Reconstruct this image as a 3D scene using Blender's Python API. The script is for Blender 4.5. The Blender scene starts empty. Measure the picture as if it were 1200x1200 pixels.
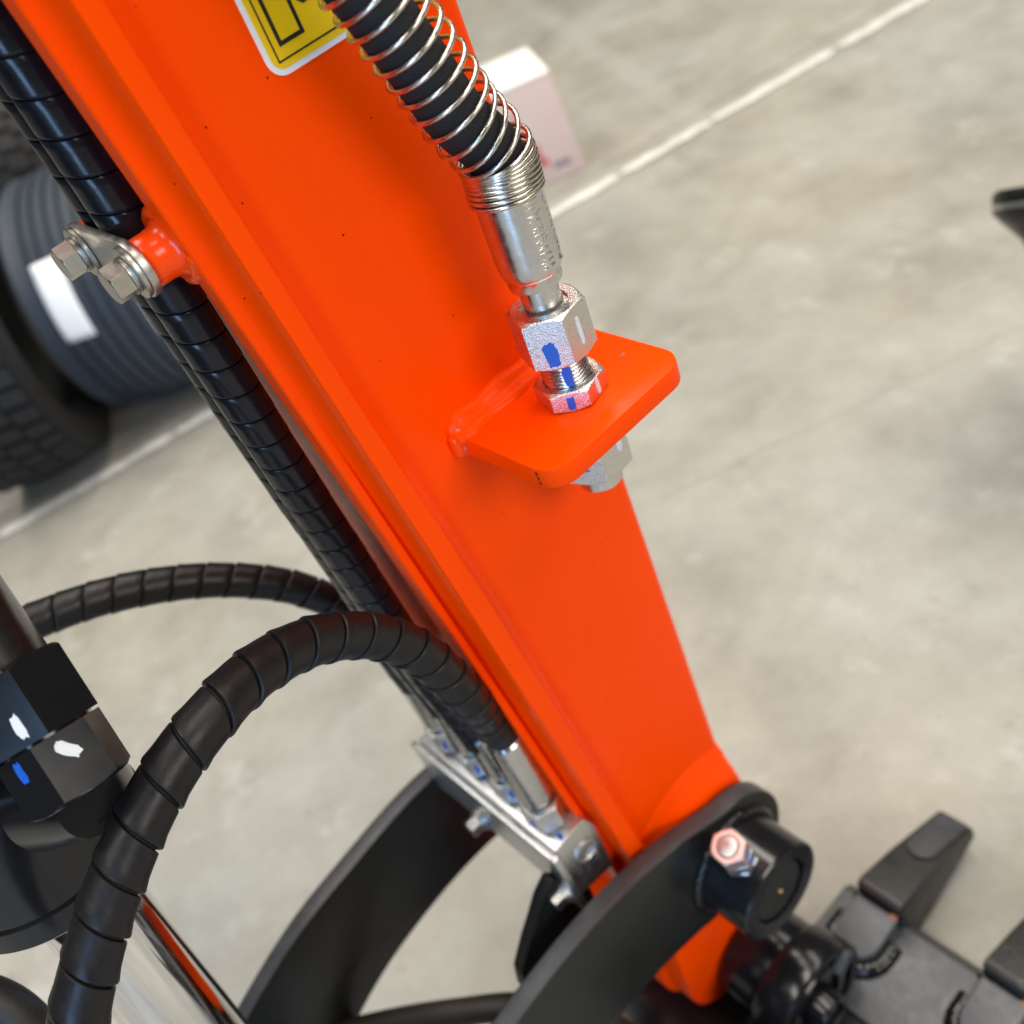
import bpy, bmesh, math, random
from mathutils import Vector, Matrix
random.seed(7)
R = math.radians
scene = bpy.context.scene
COL = scene.collection

# ---------------------------------------------------------------- camera
PITCH, ROLL = R(39.0), R(24.5)
fw = Vector((0, math.cos(PITCH), -math.sin(PITCH)))
dn = Vector((0, -math.sin(PITCH), -math.cos(PITCH)))
rt = Vector((1, 0, 0))
im_r = rt*math.cos(ROLL) + dn*math.sin(ROLL)
im_d = -rt*math.sin(ROLL) + dn*math.cos(ROLL)
cd = bpy.data.cameras.new('camera'); cam = bpy.data.objects.new('camera', cd); COL.objects.link(cam)
CAMP = Vector((0, 0, 0.8))
m = Matrix((im_r, -im_d, -fw)).transposed().to_4x4(); m.translation = CAMP
cam.matrix_world = m
cd.sensor_width = 36; cd.sensor_fit = 'HORIZONTAL'; cd.lens = 36.09
cd.clip_start = 0.01; cd.clip_end = 200
cd.dof.use_dof = True; cd.dof.focus_distance = 0.352; cd.dof.aperture_fstop = 8.6
scene.camera = cam
FPX = 1203.0

# ---------------------------------------------------------------- world and lamps (workshop hall, daylight from a wide door at the left)
w = bpy.data.worlds.new('World'); scene.world = w; w.use_nodes = True
bg = w.node_tree.nodes['Background']
bg.inputs[0].default_value = (0.62, 0.63, 0.62, 1); bg.inputs[1].default_value = 0.13
def area(name, loc, target, sx, sy, power, col):
    l = bpy.data.lights.new(name, 'AREA'); l.shape = 'RECTANGLE'; l.size = sx; l.size_y = sy
    l.energy = power; l.color = col
    o = bpy.data.objects.new(name, l); COL.objects.link(o); o.location = loc
    o.rotation_euler = (Vector(target)-Vector(loc)).to_track_quat('-Z', 'Y').to_euler()
    return o
area('roof_light_strip', (0.9, 1.6, 4.2), (0.9, 1.6, 0), 0.9, 5.0, 175, (1.0, 0.95, 0.86))
area('roof_light_strip', (-1.6, 0.6, 4.2), (-1.6, 0.6, 0), 0.9, 5.0, 150, (1.0, 0.96, 0.90))
area('roof_light_strip', (3.2, 1.2, 4.2), (3.2, 1.2, 0), 0.9, 5.0, 112, (1.0, 0.94, 0.84))
area('door_daylight', (-1.05, -1.75, 0.98), (-0.1, 0.35, 0.98), 0.50, 1.9, 40, (0.32, 0.58, 1.0))
area('fill_light', (2.6, -3.4, 2.9), (0.1, 0.3, 0.35), 2.4, 1.8, 126, (1.0, 0.93, 0.85))  # added soft fill from behind right, lifts the arm's orange side
vs = scene.view_settings
vs.view_transform = 'Standard'; vs.look = 'None'; vs.exposure = 0.0; vs.gamma = 1.0; vs.use_curve_mapping = False
scene.render.engine = 'CYCLES'

# ---------------------------------------------------------------- the arm's own axes: s across its side, d out of its side, z up
PSI = R(27.0)
TV = Vector((math.cos(PSI), math.sin(PSI), 0)); NV = Vector((math.sin(PSI), -math.cos(PSI), 0)); ZV = Vector((0, 0, 1))
def L(s, d, z): return TV*s + NV*d + ZV*z
def at(px, py, depth):                      # a point seen at (px, py) of the 1200 px photograph, depth metres in front of the lens
    return CAMP + (fw*FPX + im_r*(px-600) + im_d*(py-600))*(depth/FPX)

# ---------------------------------------------------------------- materials
def mat(name, col, rough=0.5, metal=0.0, coat=0.0, bump=None, noise=None, spec=0.5, coatr=0.08, dust=0):
    M = bpy.data.materials.new(name); M.use_nodes = True
    nt = M.node_tree; b = nt.nodes['Principled BSDF']
    b.inputs['Base Color'].default_value = (*col, 1); b.inputs['Roughness'].default_value = rough
    b.inputs['Metallic'].default_value = metal; b.inputs['Coat Weight'].default_value = coat
    b.inputs['Coat Roughness'].default_value = coatr; b.inputs['Specular IOR Level'].default_value = spec
    tc = nt.nodes.new('ShaderNodeTexCoord')
    if noise:                               # (scale, amount, roughness amount)
        sc, amt, ramt = noise
        n = nt.nodes.new('ShaderNodeTexNoise'); n.inputs['Scale'].default_value = sc; n.inputs['Detail'].default_value = 6
        n.inputs['Roughness'].default_value = 0.65
        nt.links.new(tc.outputs['Object'], n.inputs['Vector'])
        mx = nt.nodes.new('ShaderNodeMix'); mx.data_type = 'RGBA'
        mx.inputs[6].default_value = (*[c*(1-amt) for c in col], 1); mx.inputs[7].default_value = (*[min(1, c*(1+amt)) for c in col], 1)
        nt.links.new(n.outputs['Fac'], mx.inputs[0]); nt.links.new(mx.outputs[2], b.inputs['Base Color'])
        mr = nt.nodes.new('ShaderNodeMapRange')
        mr.inputs[1].default_value = 0.3; mr.inputs[2].default_value = 0.7
        mr.inputs[3].default_value = max(0.02, rough-ramt); mr.inputs[4].default_value = min(1, rough+ramt)
        nt.links.new(n.outputs['Fac'], mr.inputs[0]); nt.links.new(mr.outputs[0], b.inputs['Roughness'])
    if dust:                                # settled dust and fine scuffs: (amount)
        src = b.inputs['Base Color'].links[0].from_socket if b.inputs['Base Color'].links else None
        nd = nt.nodes.new('ShaderNodeTexNoise'); nd.inputs['Scale'].default_value = 420; nd.inputs['Detail'].default_value = 5; nd.inputs['Roughness'].default_value = 0.75
        nl_ = nt.nodes.new('ShaderNodeTexNoise'); nl_.inputs['Scale'].default_value = 26; nl_.inputs['Detail'].default_value = 4
        for q in (nd, nl_): nt.links.new(tc.outputs['Object'], q.inputs['Vector'])
        r1 = nt.nodes.new('ShaderNodeMapRange'); r1.inputs[1].default_value = 0.56; r1.inputs[2].default_value = 0.74; nt.links.new(nd.outputs['Fac'], r1.inputs[0])
        r2 = nt.nodes.new('ShaderNodeMapRange'); r2.inputs[1].default_value = 0.40; r2.inputs[2].default_value = 0.70; nt.links.new(nl_.outputs['Fac'], r2.inputs[0])
        mm = nt.nodes.new('ShaderNodeMath'); mm.operation = 'MULTIPLY'; nt.links.new(r1.outputs[0], mm.inputs[0]); nt.links.new(r2.outputs[0], mm.inputs[1])
        m2 = nt.nodes.new('ShaderNodeMath'); m2.operation = 'MULTIPLY'; m2.inputs[1].default_value = dust; nt.links.new(mm.outputs[0], m2.inputs[0])
        md = nt.nodes.new('ShaderNodeMix'); md.data_type = 'RGBA'; md.inputs[7].default_value = (0.22, 0.20, 0.17, 1)
        if src: nt.links.new(src, md.inputs[6])
        else: md.inputs[6].default_value = (*col, 1)
        nt.links.new(m2.outputs[0], md.inputs[0]); nt.links.new(md.outputs[2], b.inputs['Base Color'])
    if bump:                                # (scale, strength, distance)
        n2 = nt.nodes.new('ShaderNodeTexNoise'); n2.inputs['Scale'].default_value = bump[0]; n2.inputs['Detail'].default_value = 3
        nt.links.new(tc.outputs['Object'], n2.inputs['Vector'])
        bp = nt.nodes.new('ShaderNodeBump'); bp.inputs['Strength'].default_value = bump[1]; bp.inputs['Distance'].default_value = bump[2]
        nt.links.new(n2.outputs['Fac'], bp.inputs['Height']); nt.links.new(bp.outputs[0], b.inputs['Normal'])
    return M

def orange_mat(name, spec, coat):
    M = mat(name, (0.9, 0.08, 0.001), 0.26, coat=coat, bump=(110, 0.07, 0.002), coatr=0.06, spec=spec)
    nt = M.node_tree; b = nt.nodes['Principled BSDF']
    tc = nt.nodes.new('ShaderNodeTexCoord')
    v = nt.nodes.new('ShaderNodeTexVoronoi'); v.inputs['Scale'].default_value = 130
    nt.links.new(tc.outputs['Object'], v.inputs['Vector'])
    nz = nt.nodes.new('ShaderNodeTexNoise'); nz.inputs['Scale'].default_value = 900
    nt.links.new(tc.outputs['Object'], nz.inputs['Vector'])
    ad = nt.nodes.new('ShaderNodeMath'); ad.operation = 'MULTIPLY_ADD'; ad.inputs[1].default_value = 0.06; 
    nt.links.new(nz.outputs['Fac'], ad.inputs[0]); nt.links.new(v.outputs['Distance'], ad.inputs[2])
    lt = nt.nodes.new('ShaderNodeMath'); lt.operation = 'LESS_THAN'; lt.inputs[1].default_value = 0.080
    nt.links.new(ad.outputs[0], lt.inputs[0])
    sp = nt.nodes.new('ShaderNodeSeparateColor'); nt.links.new(v.outputs['Color'], sp.inputs[0])
    gt = nt.nodes.new('ShaderNodeMath'); gt.operation = 'GREATER_THAN'; gt.inputs[1].default_value = 0.55
    nt.links.new(sp.outputs[0], gt.inputs[0])
    mu = nt.nodes.new('ShaderNodeMath'); mu.operation = 'MULTIPLY'
    nt.links.new(lt.outputs[0], mu.inputs[0]); nt.links.new(gt.outputs[0], mu.inputs[1])
    nr = nt.nodes.new('ShaderNodeTexNoise'); nr.inputs['Scale'].default_value = 38; nr.inputs['Detail'].default_value = 8; nr.inputs['Roughness'].default_value = 0.7
    nt.links.new(tc.outputs['Object'], nr.inputs['Vector'])
    mr = nt.nodes.new('ShaderNodeMapRange'); mr.inputs[1].default_value = 0.3; mr.inputs[2].default_value = 0.7; mr.inputs[3].default_value = 0.20; mr.inputs[4].default_value = 0.32
    nt.links.new(nr.outputs['Fac'], mr.inputs[0]); nt.links.new(mr.outputs[0], b.inputs['Roughness'])
    n3 = nt.nodes.new('ShaderNodeTexNoise'); n3.inputs['Scale'].default_value = 14; n3.inputs['Detail'].default_value = 4
    nt.links.new(tc.outputs['Object'], n3.inputs['Vector'])
    m0 = nt.nodes.new('ShaderNodeMix'); m0.data_type = 'RGBA'
    m0.inputs[6].default_value = (0.95, 0.054, 0.0001, 1); m0.inputs[7].default_value = (0.98, 0.068, 0.0001, 1)
    nt.links.new(n3.outputs['Fac'], m0.inputs[0])
    mx = nt.nodes.new('ShaderNodeMix'); mx.data_type = 'RGBA'; mx.inputs[7].default_value = (0.05, 0.01, 0.004, 1)
    nt.links.new(mu.outputs[0], mx.inputs[0]); nt.links.new(m0.outputs[2], mx.inputs[6])
    nt.links.new(mx.outputs[2], b.inputs['Base Color'])
    return M

def concrete_mat():
    M = bpy.data.materials.new('concrete'); M.use_nodes = True
    nt = M.node_tree; b = nt.nodes['Principled BSDF']; N = nt.nodes; K = nt.links
    geo = N.new('ShaderNodeNewGeometry')
    def noise(sc, det, rough, dist=0.0):
        n = N.new('ShaderNodeTexNoise'); n.inputs['Scale'].default_value = sc; n.inputs['Detail'].default_value = det
        n.inputs['Roughness'].default_value = rough; n.inputs['Distortion'].default_value = dist
        K.new(geo.outputs['Position'], n.inputs['Vector']); return n.outputs['Fac']
    def ramp(fac, stops):
        r = N.new('ShaderNodeValToRGB'); K.new(fac, r.inputs[0]); e = r.color_ramp.elements
        e[0].position, e[0].color = stops[0][0], (*stops[0][1], 1); e[1].position, e[1].color = stops[1][0], (*stops[1][1], 1)
        for p, c in stops[2:]:
            x = e.new(p); x.color = (*c, 1)
        return r.outputs[0]
    def mix(a, bb, fac, mode='MIX'):
        x = N.new('ShaderNodeMix'); x.data_type = 'RGBA'; x.blend_type = mode
        K.new(a, x.inputs[6])
        if isinstance(bb, tuple): x.inputs[7].default_value = (*bb, 1)
        else: K.new(bb, x.inputs[7])
        if isinstance(fac, float): x.inputs[0].default_value = fac
        else: K.new(fac, x.inputs[0])
        return x.outputs[2]
    base = ramp(noise(5.0, 10, 0.68), [(0.30, (0.245, 0.232, 0.204)), (0.50, (0.342, 0.329, 0.296)), (0.72, (0.425, 0.414, 0.382))])
    tint = ramp(noise(2.3, 4, 0.55), [(0.35, (0.96, 0.985, 1.0)), (0.65, (1.03, 1.0, 0.93))])
    c = mix(base, tint, 1.0, 'MULTIPLY')
    g1 = ramp(noise(1.3, 3, 0.5), [(0.35, (0.90, 0.89, 0.87)), (0.65, (1.04, 1.04, 1.03))])
    c = mix(c, g1, 1.0, 'MULTIPLY')
    pale = ramp(noise(11, 8, 0.72), [(0.56, (0, 0, 0)), (0.76, (0.75, 0.75, 0.75))])
    c = mix(c, (0.50, 0.49, 0.455), pale)
    dirt = ramp(noise(21, 7, 0.7), [(0.60, (0, 0, 0)), (0.72, (0.55, 0.55, 0.55))])
    c = mix(c, (0.20, 0.185, 0.16), dirt)
    grit = ramp(noise(140, 4, 0.6), [(0.62, (0, 0, 0)), (0.72, (0.5, 0.5, 0.5))])
    c = mix(c, (0.18, 0.165, 0.145), grit)
    # a hairline crack and an old scraped joint: straight marks in the slab
    sx = N.new('ShaderNodeSeparateXYZ'); K.new(geo.outputs['Position'], sx.inputs[0])
    def math_(op, a, bb):
        x = N.new('ShaderNodeMath'); x.operation = op
        for i, v in enumerate((a, bb)):
            if isinstance(v, (int, float)): x.inputs[i].default_value = v
            else: K.new(v, x.inputs[i])
        return x.outputs[0]
    wob = noise(9, 4, 0.6)
    def line(ax, ay, bx_, by, half, soft, x0, x1):
        dx, dy = bx_-ax, by-ay; ln = math.hypot(dx, dy); nx, ny = -dy/ln, dx/ln
        dist = math_('ADD', math_('MULTIPLY', math_('SUBTRACT', sx.outputs[0], ax), nx), math_('MULTIPLY', math_('SUBTRACT', sx.outputs[1], ay), ny))
        dist = math_('ABSOLUTE', math_('ADD', dist, math_('MULTIPLY', math_('SUBTRACT', wob, 0.5), 0.03)), 0)
        mr = N.new('ShaderNodeMapRange'); K.new(dist, mr.inputs[0]); mr.inputs[1].default_value = half; mr.inputs[2].default_value = half+soft
        mr.inputs[3].default_value = 1; mr.inputs[4].default_value = 0
        al = math_('ADD', math_('MULTIPLY', math_('SUBTRACT', sx.outputs[0], ax), dx/ln), math_('MULTIPLY', math_('SUBTRACT', sx.outputs[1], ay), dy/ln))
        return math_('MULTIPLY', mr.outputs[0], math_('MULTIPLY', math_('GREATER_THAN', al, x0), math_('LESS_THAN', al, x1)))
    c = mix(c, (0.20, 0.18, 0.15), math_('MULTIPLY', line(0.16, 0.893, 0.62, 0.907, 0.0008, 0.003, 0.0, 0.62), 0.35))
    c = mix(c, (0.48, 0.48, 0.45), math_('MULTIPLY', line(0.62, 1.80, 0.62, 3.2, 0.012, 0.025, 0.02, 3.0), 0.22))
    c = mix(c, (0.21, 0.19, 0.16), math_('MULTIPLY', line(-1.6, 1.345, 1.125, 1.955, 0.004, 0.006, 0.0, 6.0), 0.6))
    K.new(c, b.inputs['Base Color'])
    mr = N.new('ShaderNodeMapRange'); K.new(noise(6, 6, 0.7), mr.inputs[0]); mr.inputs[1].default_value = 0.3; mr.inputs[2].default_value = 0.7
    mr.inputs[3].default_value = 0.45; mr.inputs[4].default_value = 0.75
    K.new(mr.outputs[0], b.inputs['Roughness'])
    bp = N.new('ShaderNodeBump'); bp.inputs['Strength'].default_value = 0.25; bp.inputs['Distance'].default_value = 0.003
    K.new(noise(60, 6, 0.7), bp.inputs['Height']); K.new(bp.outputs[0], b.inputs['Normal'])
    return M

M_OR = orange_mat('orange_paint', 0.07, 0.0)
M_ORG = orange_mat('thick_orange_paint', 0.25, 0.15)      # paint gathered on edges and welds, glossier
M_CONC = concrete_mat()
M_LINE = mat('worn_white_paint', (0.70, 0.685, 0.64), 0.6, noise=(30, 0.28, 0.1), bump=(90, 0.3, 0.002))
M_WRAP = mat('black_wrap', (0.010, 0.010, 0.012), 0.22, noise=(260, 0.25, 0.05), bump=(500, 0.05, 0.001), spec=0.30)
M_WRAPM = mat('matt_black_wrap', (0.009, 0.008, 0.008), 0.40, noise=(260, 0.25, 0.06), bump=(500, 0.08, 0.001), spec=0.28, dust=0.10)
M_RUB = mat('hose_rubber', (0.006, 0.006, 0.006), 0.75, bump=(1400, 0.5, 0.001))
M_BLK = mat('black_paint', (0.007, 0.007, 0.008), 0.20, coat=0.1, bump=(200, 0.012, 0.001), noise=(60, 0.2, 0.04), spec=0.35)
M_BLKS = mat('satin_black_paint', (0.010, 0.010, 0.009), 0.34, bump=(300, 0.10, 0.001), noise=(45, 0.2, 0.06), spec=0.35, dust=0.16)
M_STEEL = mat('cut_steel', (0.045, 0.045, 0.048), 0.42, metal=0.2, bump=(180, 0.2, 0.001), noise=(120, 0.3, 0.08))
M_TOOTH = mat('cast_black_steel', (0.020, 0.019, 0.018), 0.45, bump=(220, 0.35, 0.001), noise=(70, 0.35, 0.1), dust=0.5)
M_WORN = mat('worn_grey_steel', (0.060, 0.062, 0.067), 0.42, metal=0.2, bump=(140, 0.3, 0.001), noise=(90, 0.3, 0.1), dust=0.5)
M_ZINC = mat('zinc_plate', (0.56, 0.56, 0.55), 0.38, metal=1.0, noise=(300, 0.12, 0.08), bump=(700, 0.08, 0.0005))
M_GRAIN = mat('grained_zinc', (0.66, 0.65, 0.62), 0.28, metal=1.0, noise=(1800, 0.22, 0.08), bump=(2000, 0.42, 0.0006))
M_SMOOTH = mat('bright_steel', (0.60, 0.60, 0.59), 0.22, metal=1.0, noise=(260, 0.14, 0.08), bump=(900, 0.06, 0.0005))
M_SPRING = mat('spring_wire', (0.60, 0.56, 0.50), 0.24, metal=1.0, noise=(220, 0.28, 0.1))
M_CHROME = mat('chrome_rod', (0.78, 0.78, 0.78), 0.05, metal=1.0)
M_GALV = mat('dull_galvanised', (0.52, 0.50, 0.45), 0.36, metal=1.0, noise=(180, 0.25, 0.1), bump=(500, 0.2, 0.0006))
M_BLUE = mat('blue_marker_paint', (0.004, 0.098, 0.50), 0.45, noise=(700, 0.35, 0.1))
M_WHITE = mat('white_marker_paint', (0.62, 0.64, 0.64), 0.5, noise=(600, 0.12, 0.1))
M_PINKW = mat('primer_tint_steel', (0.72, 0.50, 0.46), 0.36, metal=0.8, noise=(1500, 0.2, 0.1), bump=(1700, 0.4, 0.0006))
M_YEL = mat('yellow_sticker', (0.86, 0.52, 0.002), 0.38, noise=(120, 0.05, 0.05))
M_STW = mat('white_sticker', (0.78, 0.76, 0.70), 0.4, noise=(120, 0.05, 0.05))
M_PRN = mat('black_print', (0.012, 0.010, 0.008), 0.45)
M_TYRE = mat('tyre_rubber', (0.030, 0.040, 0.054), 0.60, bump=(200, 0.2, 0.001), noise=(60, 0.2, 0.06))
M_TYRED = mat('dark_tyre_rubber', (0.007, 0.007, 0.0075), 0.65, bump=(200, 0.2, 0.001), noise=(60, 0.2, 0.06))
M_LAB = mat('white_label', (0.90, 0.92, 0.92), 0.45)
M_BOX = mat('pale_pink_card', (0.68, 0.55, 0.535), 0.6, noise=(30, 0.04, 0.05))
M_BOXT = mat('white_card', (0.86, 0.85, 0.82), 0.55, noise=(30, 0.04, 0.05))
M_RED = mat('faded_red_print', (0.60, 0.13, 0.12), 0.6)
M_GREY = mat('grey_print', (0.25, 0.23, 0.27), 0.6)
M_BRASS = mat('brass', (0.55, 0.36, 0.12), 0.35, metal=1.0)
M_RUST = mat('rusty_steel', (0.32, 0.13, 0.05), 0.7, noise=(200, 0.4, 0.1))
M_HOSEB = mat('brown_black_hose', (0.018, 0.015, 0.010), 0.55, bump=(500, 0.2, 0.001))

# ---------------------------------------------------------------- helpers
def thing(name, base, label, cat, group=None):
    o = bpy.data.objects.new(name, None); COL.objects.link(o); o.location = base; o.empty_display_size = 0.05
    o['label'] = label; o['category'] = cat
    if group: o['group'] = group
    return o
def worldloc(o):
    v = Vector((0, 0, 0))
    while o: v = v + o.location; o = o.parent
    return v
def mesh(name, verts, faces, mt, parent=None, ang=35, kind=None, bevel=None, mats=None, fm=None):
    base = worldloc(parent) if parent else Vector((0, 0, 0))
    bm = bmesh.new()
    vs_ = [bm.verts.new(Vector(v)-base) for v in verts]
    for i, f in enumerate(faces):
        try:
            ff = bm.faces.new([vs_[k] for k in f])
            if fm: ff.material_index = fm[i]
        except ValueError: pass
    bmesh.ops.recalc_face_normals(bm, faces=bm.faces)
    if bevel:
        ed = [e for e in bm.edges if len(e.link_faces) == 2 and e.calc_face_angle(0) > R(bevel[1] if len(bevel) > 1 else 30)]
        bmesh.ops.bevel(bm, geom=ed, offset=bevel[0], segments=bevel[2] if len(bevel) > 2 else 2, profile=0.6, affect='EDGES', clamp_overlap=True)
    me = bpy.data.meshes.new(name); bm.to_mesh(me); bm.free()
    for p in me.polygons: p.use_smooth = True
    me.set_sharp_from_angle(angle=R(ang))
    for x in (mats or [mt]): me.materials.append(x)
    o = bpy.data.objects.new(name, me); COL.objects.link(o); o.parent = parent
    if kind: o['kind'] = kind
    return o
def frame(ax, up=None):
    ax = ax.normalized()
    u = up if up is not None else (Vector((0, 0, 1)) if abs(ax.z) < 0.9 else Vector((1, 0, 0)))
    u = (u - ax*u.dot(ax)).normalized(); return ax, u, ax.cross(u)
def lathe_vf(base, ax, prof, seg=40, rf=None, up=None):
    ax, u, v = frame(ax, up); V, Fc = [], []
    for (r, h) in prof:
        for k in range(seg):
            a = 2*math.pi*k/seg; rr = rf(a, r, h) if rf else r
            V.append(base + ax*h + (u*math.cos(a)+v*math.sin(a))*rr)
    n = len(prof)
    for i in range(n-1):
        for k in range(seg):
            Fc.append((i*seg+k, i*seg+(k+1) % seg, (i+1)*seg+(k+1) % seg, (i+1)*seg+k))
    Fc.append(tuple(range(seg))); Fc.append(tuple(range((n-1)*seg, n*seg)))
    return V, Fc
def lathe(name, base, ax, prof, mt, parent, seg=40, rf=None, up=None, ang=35):
    V, Fc = lathe_vf(base, ax, prof, seg, rf, up)
    return mesh(name, V, Fc, mt, parent, ang)
def cyl(name, base, ax, r, h, mt, parent, seg=40, ch=0.0008, h0=0.0):
    return lathe(name, base, ax, [(r-ch, h0), (r, h0+ch), (r, h-ch), (r-ch, h)], mt, parent, seg)
def hexnut(name, base, ax, af, h, mt, parent, flat, hole=None, c0=True, c1=True):
    """hexagonal nut, flats across = af, one flat looking towards `flat`, ends turned to a cone as on a real nut"""
    rc = af/2/math.cos(R(30)); cut = rc-af/2
    ax, u, v = frame(ax, flat)
    def rf(a, r, hh):
        q = (a + R(30)) % R(60) - R(30); hexr = af/2/math.cos(q)
        return min(hexr, r)
    zc = cut*0.62
    prof = []
    steps = 5
    if c0:
        for i in range(steps): prof.append((af/2*0.97+(rc-af/2*0.97)*i/steps, zc*i/steps*1.0))
    prof.append((rc, zc if c0 else 0.0)); prof.append((rc, h-zc if c1 else h))
    if c1:
        for i in range(1, steps+1): prof.append((rc-(rc-af/2*0.97)*i/steps, h-zc+zc*i/steps))
    if hole:
        prof.append((hole, h)); prof.append((hole, h-0.0015))
    return lathe(name, base, ax, prof, mt, parent, seg=72, rf=rf, up=flat, ang=24)
def prism(name, poly, d0, d1, mt, parent, bevel=0.001, mats=None, edge_mat=False):
    n = len(poly); V = [L(s, d0, z) for s, z in poly] + [L(s, d1, z) for s, z in poly]
    Fc = [tuple(range(n)), tuple(range(n, 2*n))] + [(i, (i+1) % n, n+(i+1) % n, n+i) for i in range(n)]
    fm = [0, 0] + [1]*n if edge_mat else None
    return mesh(name, V, Fc, mt, parent, 35, bevel=(bevel, 40, 2) if bevel else None, mats=mats, fm=fm)
def block(name, c, ex, ey, ez, mt, parent, bevel=0.001, seg=2):
    V = [c+ex*a+ey*b_+ez*e for a in (-1, 1) for b_ in (-1, 1) for e in (-1, 1)]
    Fc = [(0, 1, 3, 2), (4, 5, 7, 6), (0, 1, 5, 4), (2, 3, 7, 6), (0, 2, 6, 4), (1, 3, 7, 5)]
    return mesh(name, V, Fc, mt, parent, 35, bevel=(bevel, 30, seg) if bevel else None)
def spline(pts, n=14):
    P = [pts[0]*2-pts[1]] + list(pts) + [pts[-1]*2-pts[-2]]; out = []
    for i in range(1, len(P)-2):
        a, b_, c, d = P[i-1:i+3]
        for k in range(n):
            t = k/n
            out.append(0.5*((2*b_)+(c-a)*t+(2*a-5*b_+4*c-d)*t*t+(3*b_-a-3*c+d)*t**3))
    out.append(pts[-1]); return out
class Path:
    def __init__(s, pts, n=14):
        s.p = spline(pts, n); s.l = [0.0]
        for a, b_ in zip(s.p, s.p[1:]): s.l.append(s.l[-1]+(b_-a).length)
        s.t = []
        for i in range(len(s.p)):
            s.t.append((s.p[min(i+1, len(s.p)-1)]-s.p[max(i-1, 0)]).normalized())
        _, u, _ = frame(s.t[0]); s.u = [u]
        for i in range(1, len(s.p)):
            u = s.u[-1]; u = (u-s.t[i]*u.dot(s.t[i])).normalized(); s.u.append(u)
        s.len = s.l[-1]; s._k = 0
    def at(s, x):
        x = min(max(x, 0), s.len-1e-9)
        lo, hi = 0, len(s.l)-1
        while hi-lo > 1:
            md = (lo+hi)//2
            if s.l[md] <= x: lo = md
            else: hi = md
        f = (x-s.l[lo])/max(1e-9, s.l[hi]-s.l[lo])
        p = s.p[lo].lerp(s.p[hi], f); t = s.t[lo].lerp(s.t[hi], f).normalized(); u = s.u[lo].lerp(s.u[hi], f)
        u = (u-t*u.dot(t)).normalized(); return p, t, u, t.cross(u)
def tube(name, path, r, mt, parent, seg=20, step=0.003):
    n = max(2, int(path.len/step)); V, Fc = [], []
    for i in range(n+1):
        p, t, u, v = path.at(path.len*i/n)
        for k in range(seg):
            a = 2*math.pi*k/seg; V.append(p+(u*math.cos(a)+v*math.sin(a))*r)
    for i in range(n):
        for k in range(seg): Fc.append((i*seg+k, i*seg+(k+1) % seg, (i+1)*seg+(k+1) % seg, (i+1)*seg+k))
    Fc += [tuple(range(seg)), tuple(range(n*seg, (n+1)*seg))]
    return mesh(name, V, Fc, mt, parent, 50)
def spiral_wrap(name, path, r, pitch, mt, parent, lift=0.0004, seg=36):
    """flat plastic strip wound in a helix round the hose, one edge of each turn a little proud"""
    prof = [(0.026, -0.0013), (0.030, -0.0006), (0.040, -0.0001), (0.062, lift*0.25), (0.30, lift*0.30), (0.62, lift*0.40), (0.90, lift), (0.945, lift*0.85), (0.968, lift*0.2), (0.976, -0.0006), (0.980, -0.0013)]
    turns = path.len/pitch; n = int((turns-1)*seg); V, Fc = [], []; m_ = len(prof); ph = random.random()*6.28
    rr = random.Random(int(r*1e6)+n); jit = [rr.uniform(-0.00016, 0.00020) for _ in range(int(turns)+3)]
    for i in range(n+1):
        a = 2*math.pi*i/seg; tn = i/seg; k = int(tn); f = tn-k; j = jit[k]*(1-f)+jit[k+1]*f
        for (uu, h) in prof:
            p, t, u, v = path.at((tn+uu)*pitch)
            V.append(p+(u*math.cos(a+ph)-v*math.sin(a+ph))*(r+h+j))
    for i in range(n):
        for k in range(m_-1): Fc.append((i*m_+k, i*m_+k+1, (i+1)*m_+k+1, (i+1)*m_+k))
    return mesh(name, V, Fc, mt, parent, 40)
def wire(name, pts, r, mt, parent, seg=9):
    V, Fc = [], []; n = len(pts); u = None
    for i, p in enumerate(pts):
        t = (pts[min(i+1, n-1)]-pts[max(i-1, 0)]).normalized()
        u = frame(t)[1] if u is None else (u-t*u.dot(t)).normalized(); v = t.cross(u)
        for k in range(seg):
            a = 2*math.pi*k/seg; V.append(p+(u*math.cos(a)+v*math.sin(a))*r)
    for i in range(n-1):
        for k in range(seg): Fc.append((i*seg+k, i*seg+(k+1) % seg, (i+1)*seg+(k+1) % seg, (i+1)*seg+k))
    Fc += [tuple(range(seg)), tuple(range((n-1)*seg, n*seg))]
    return mesh(name, V, Fc, mt, parent, 60)
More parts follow.
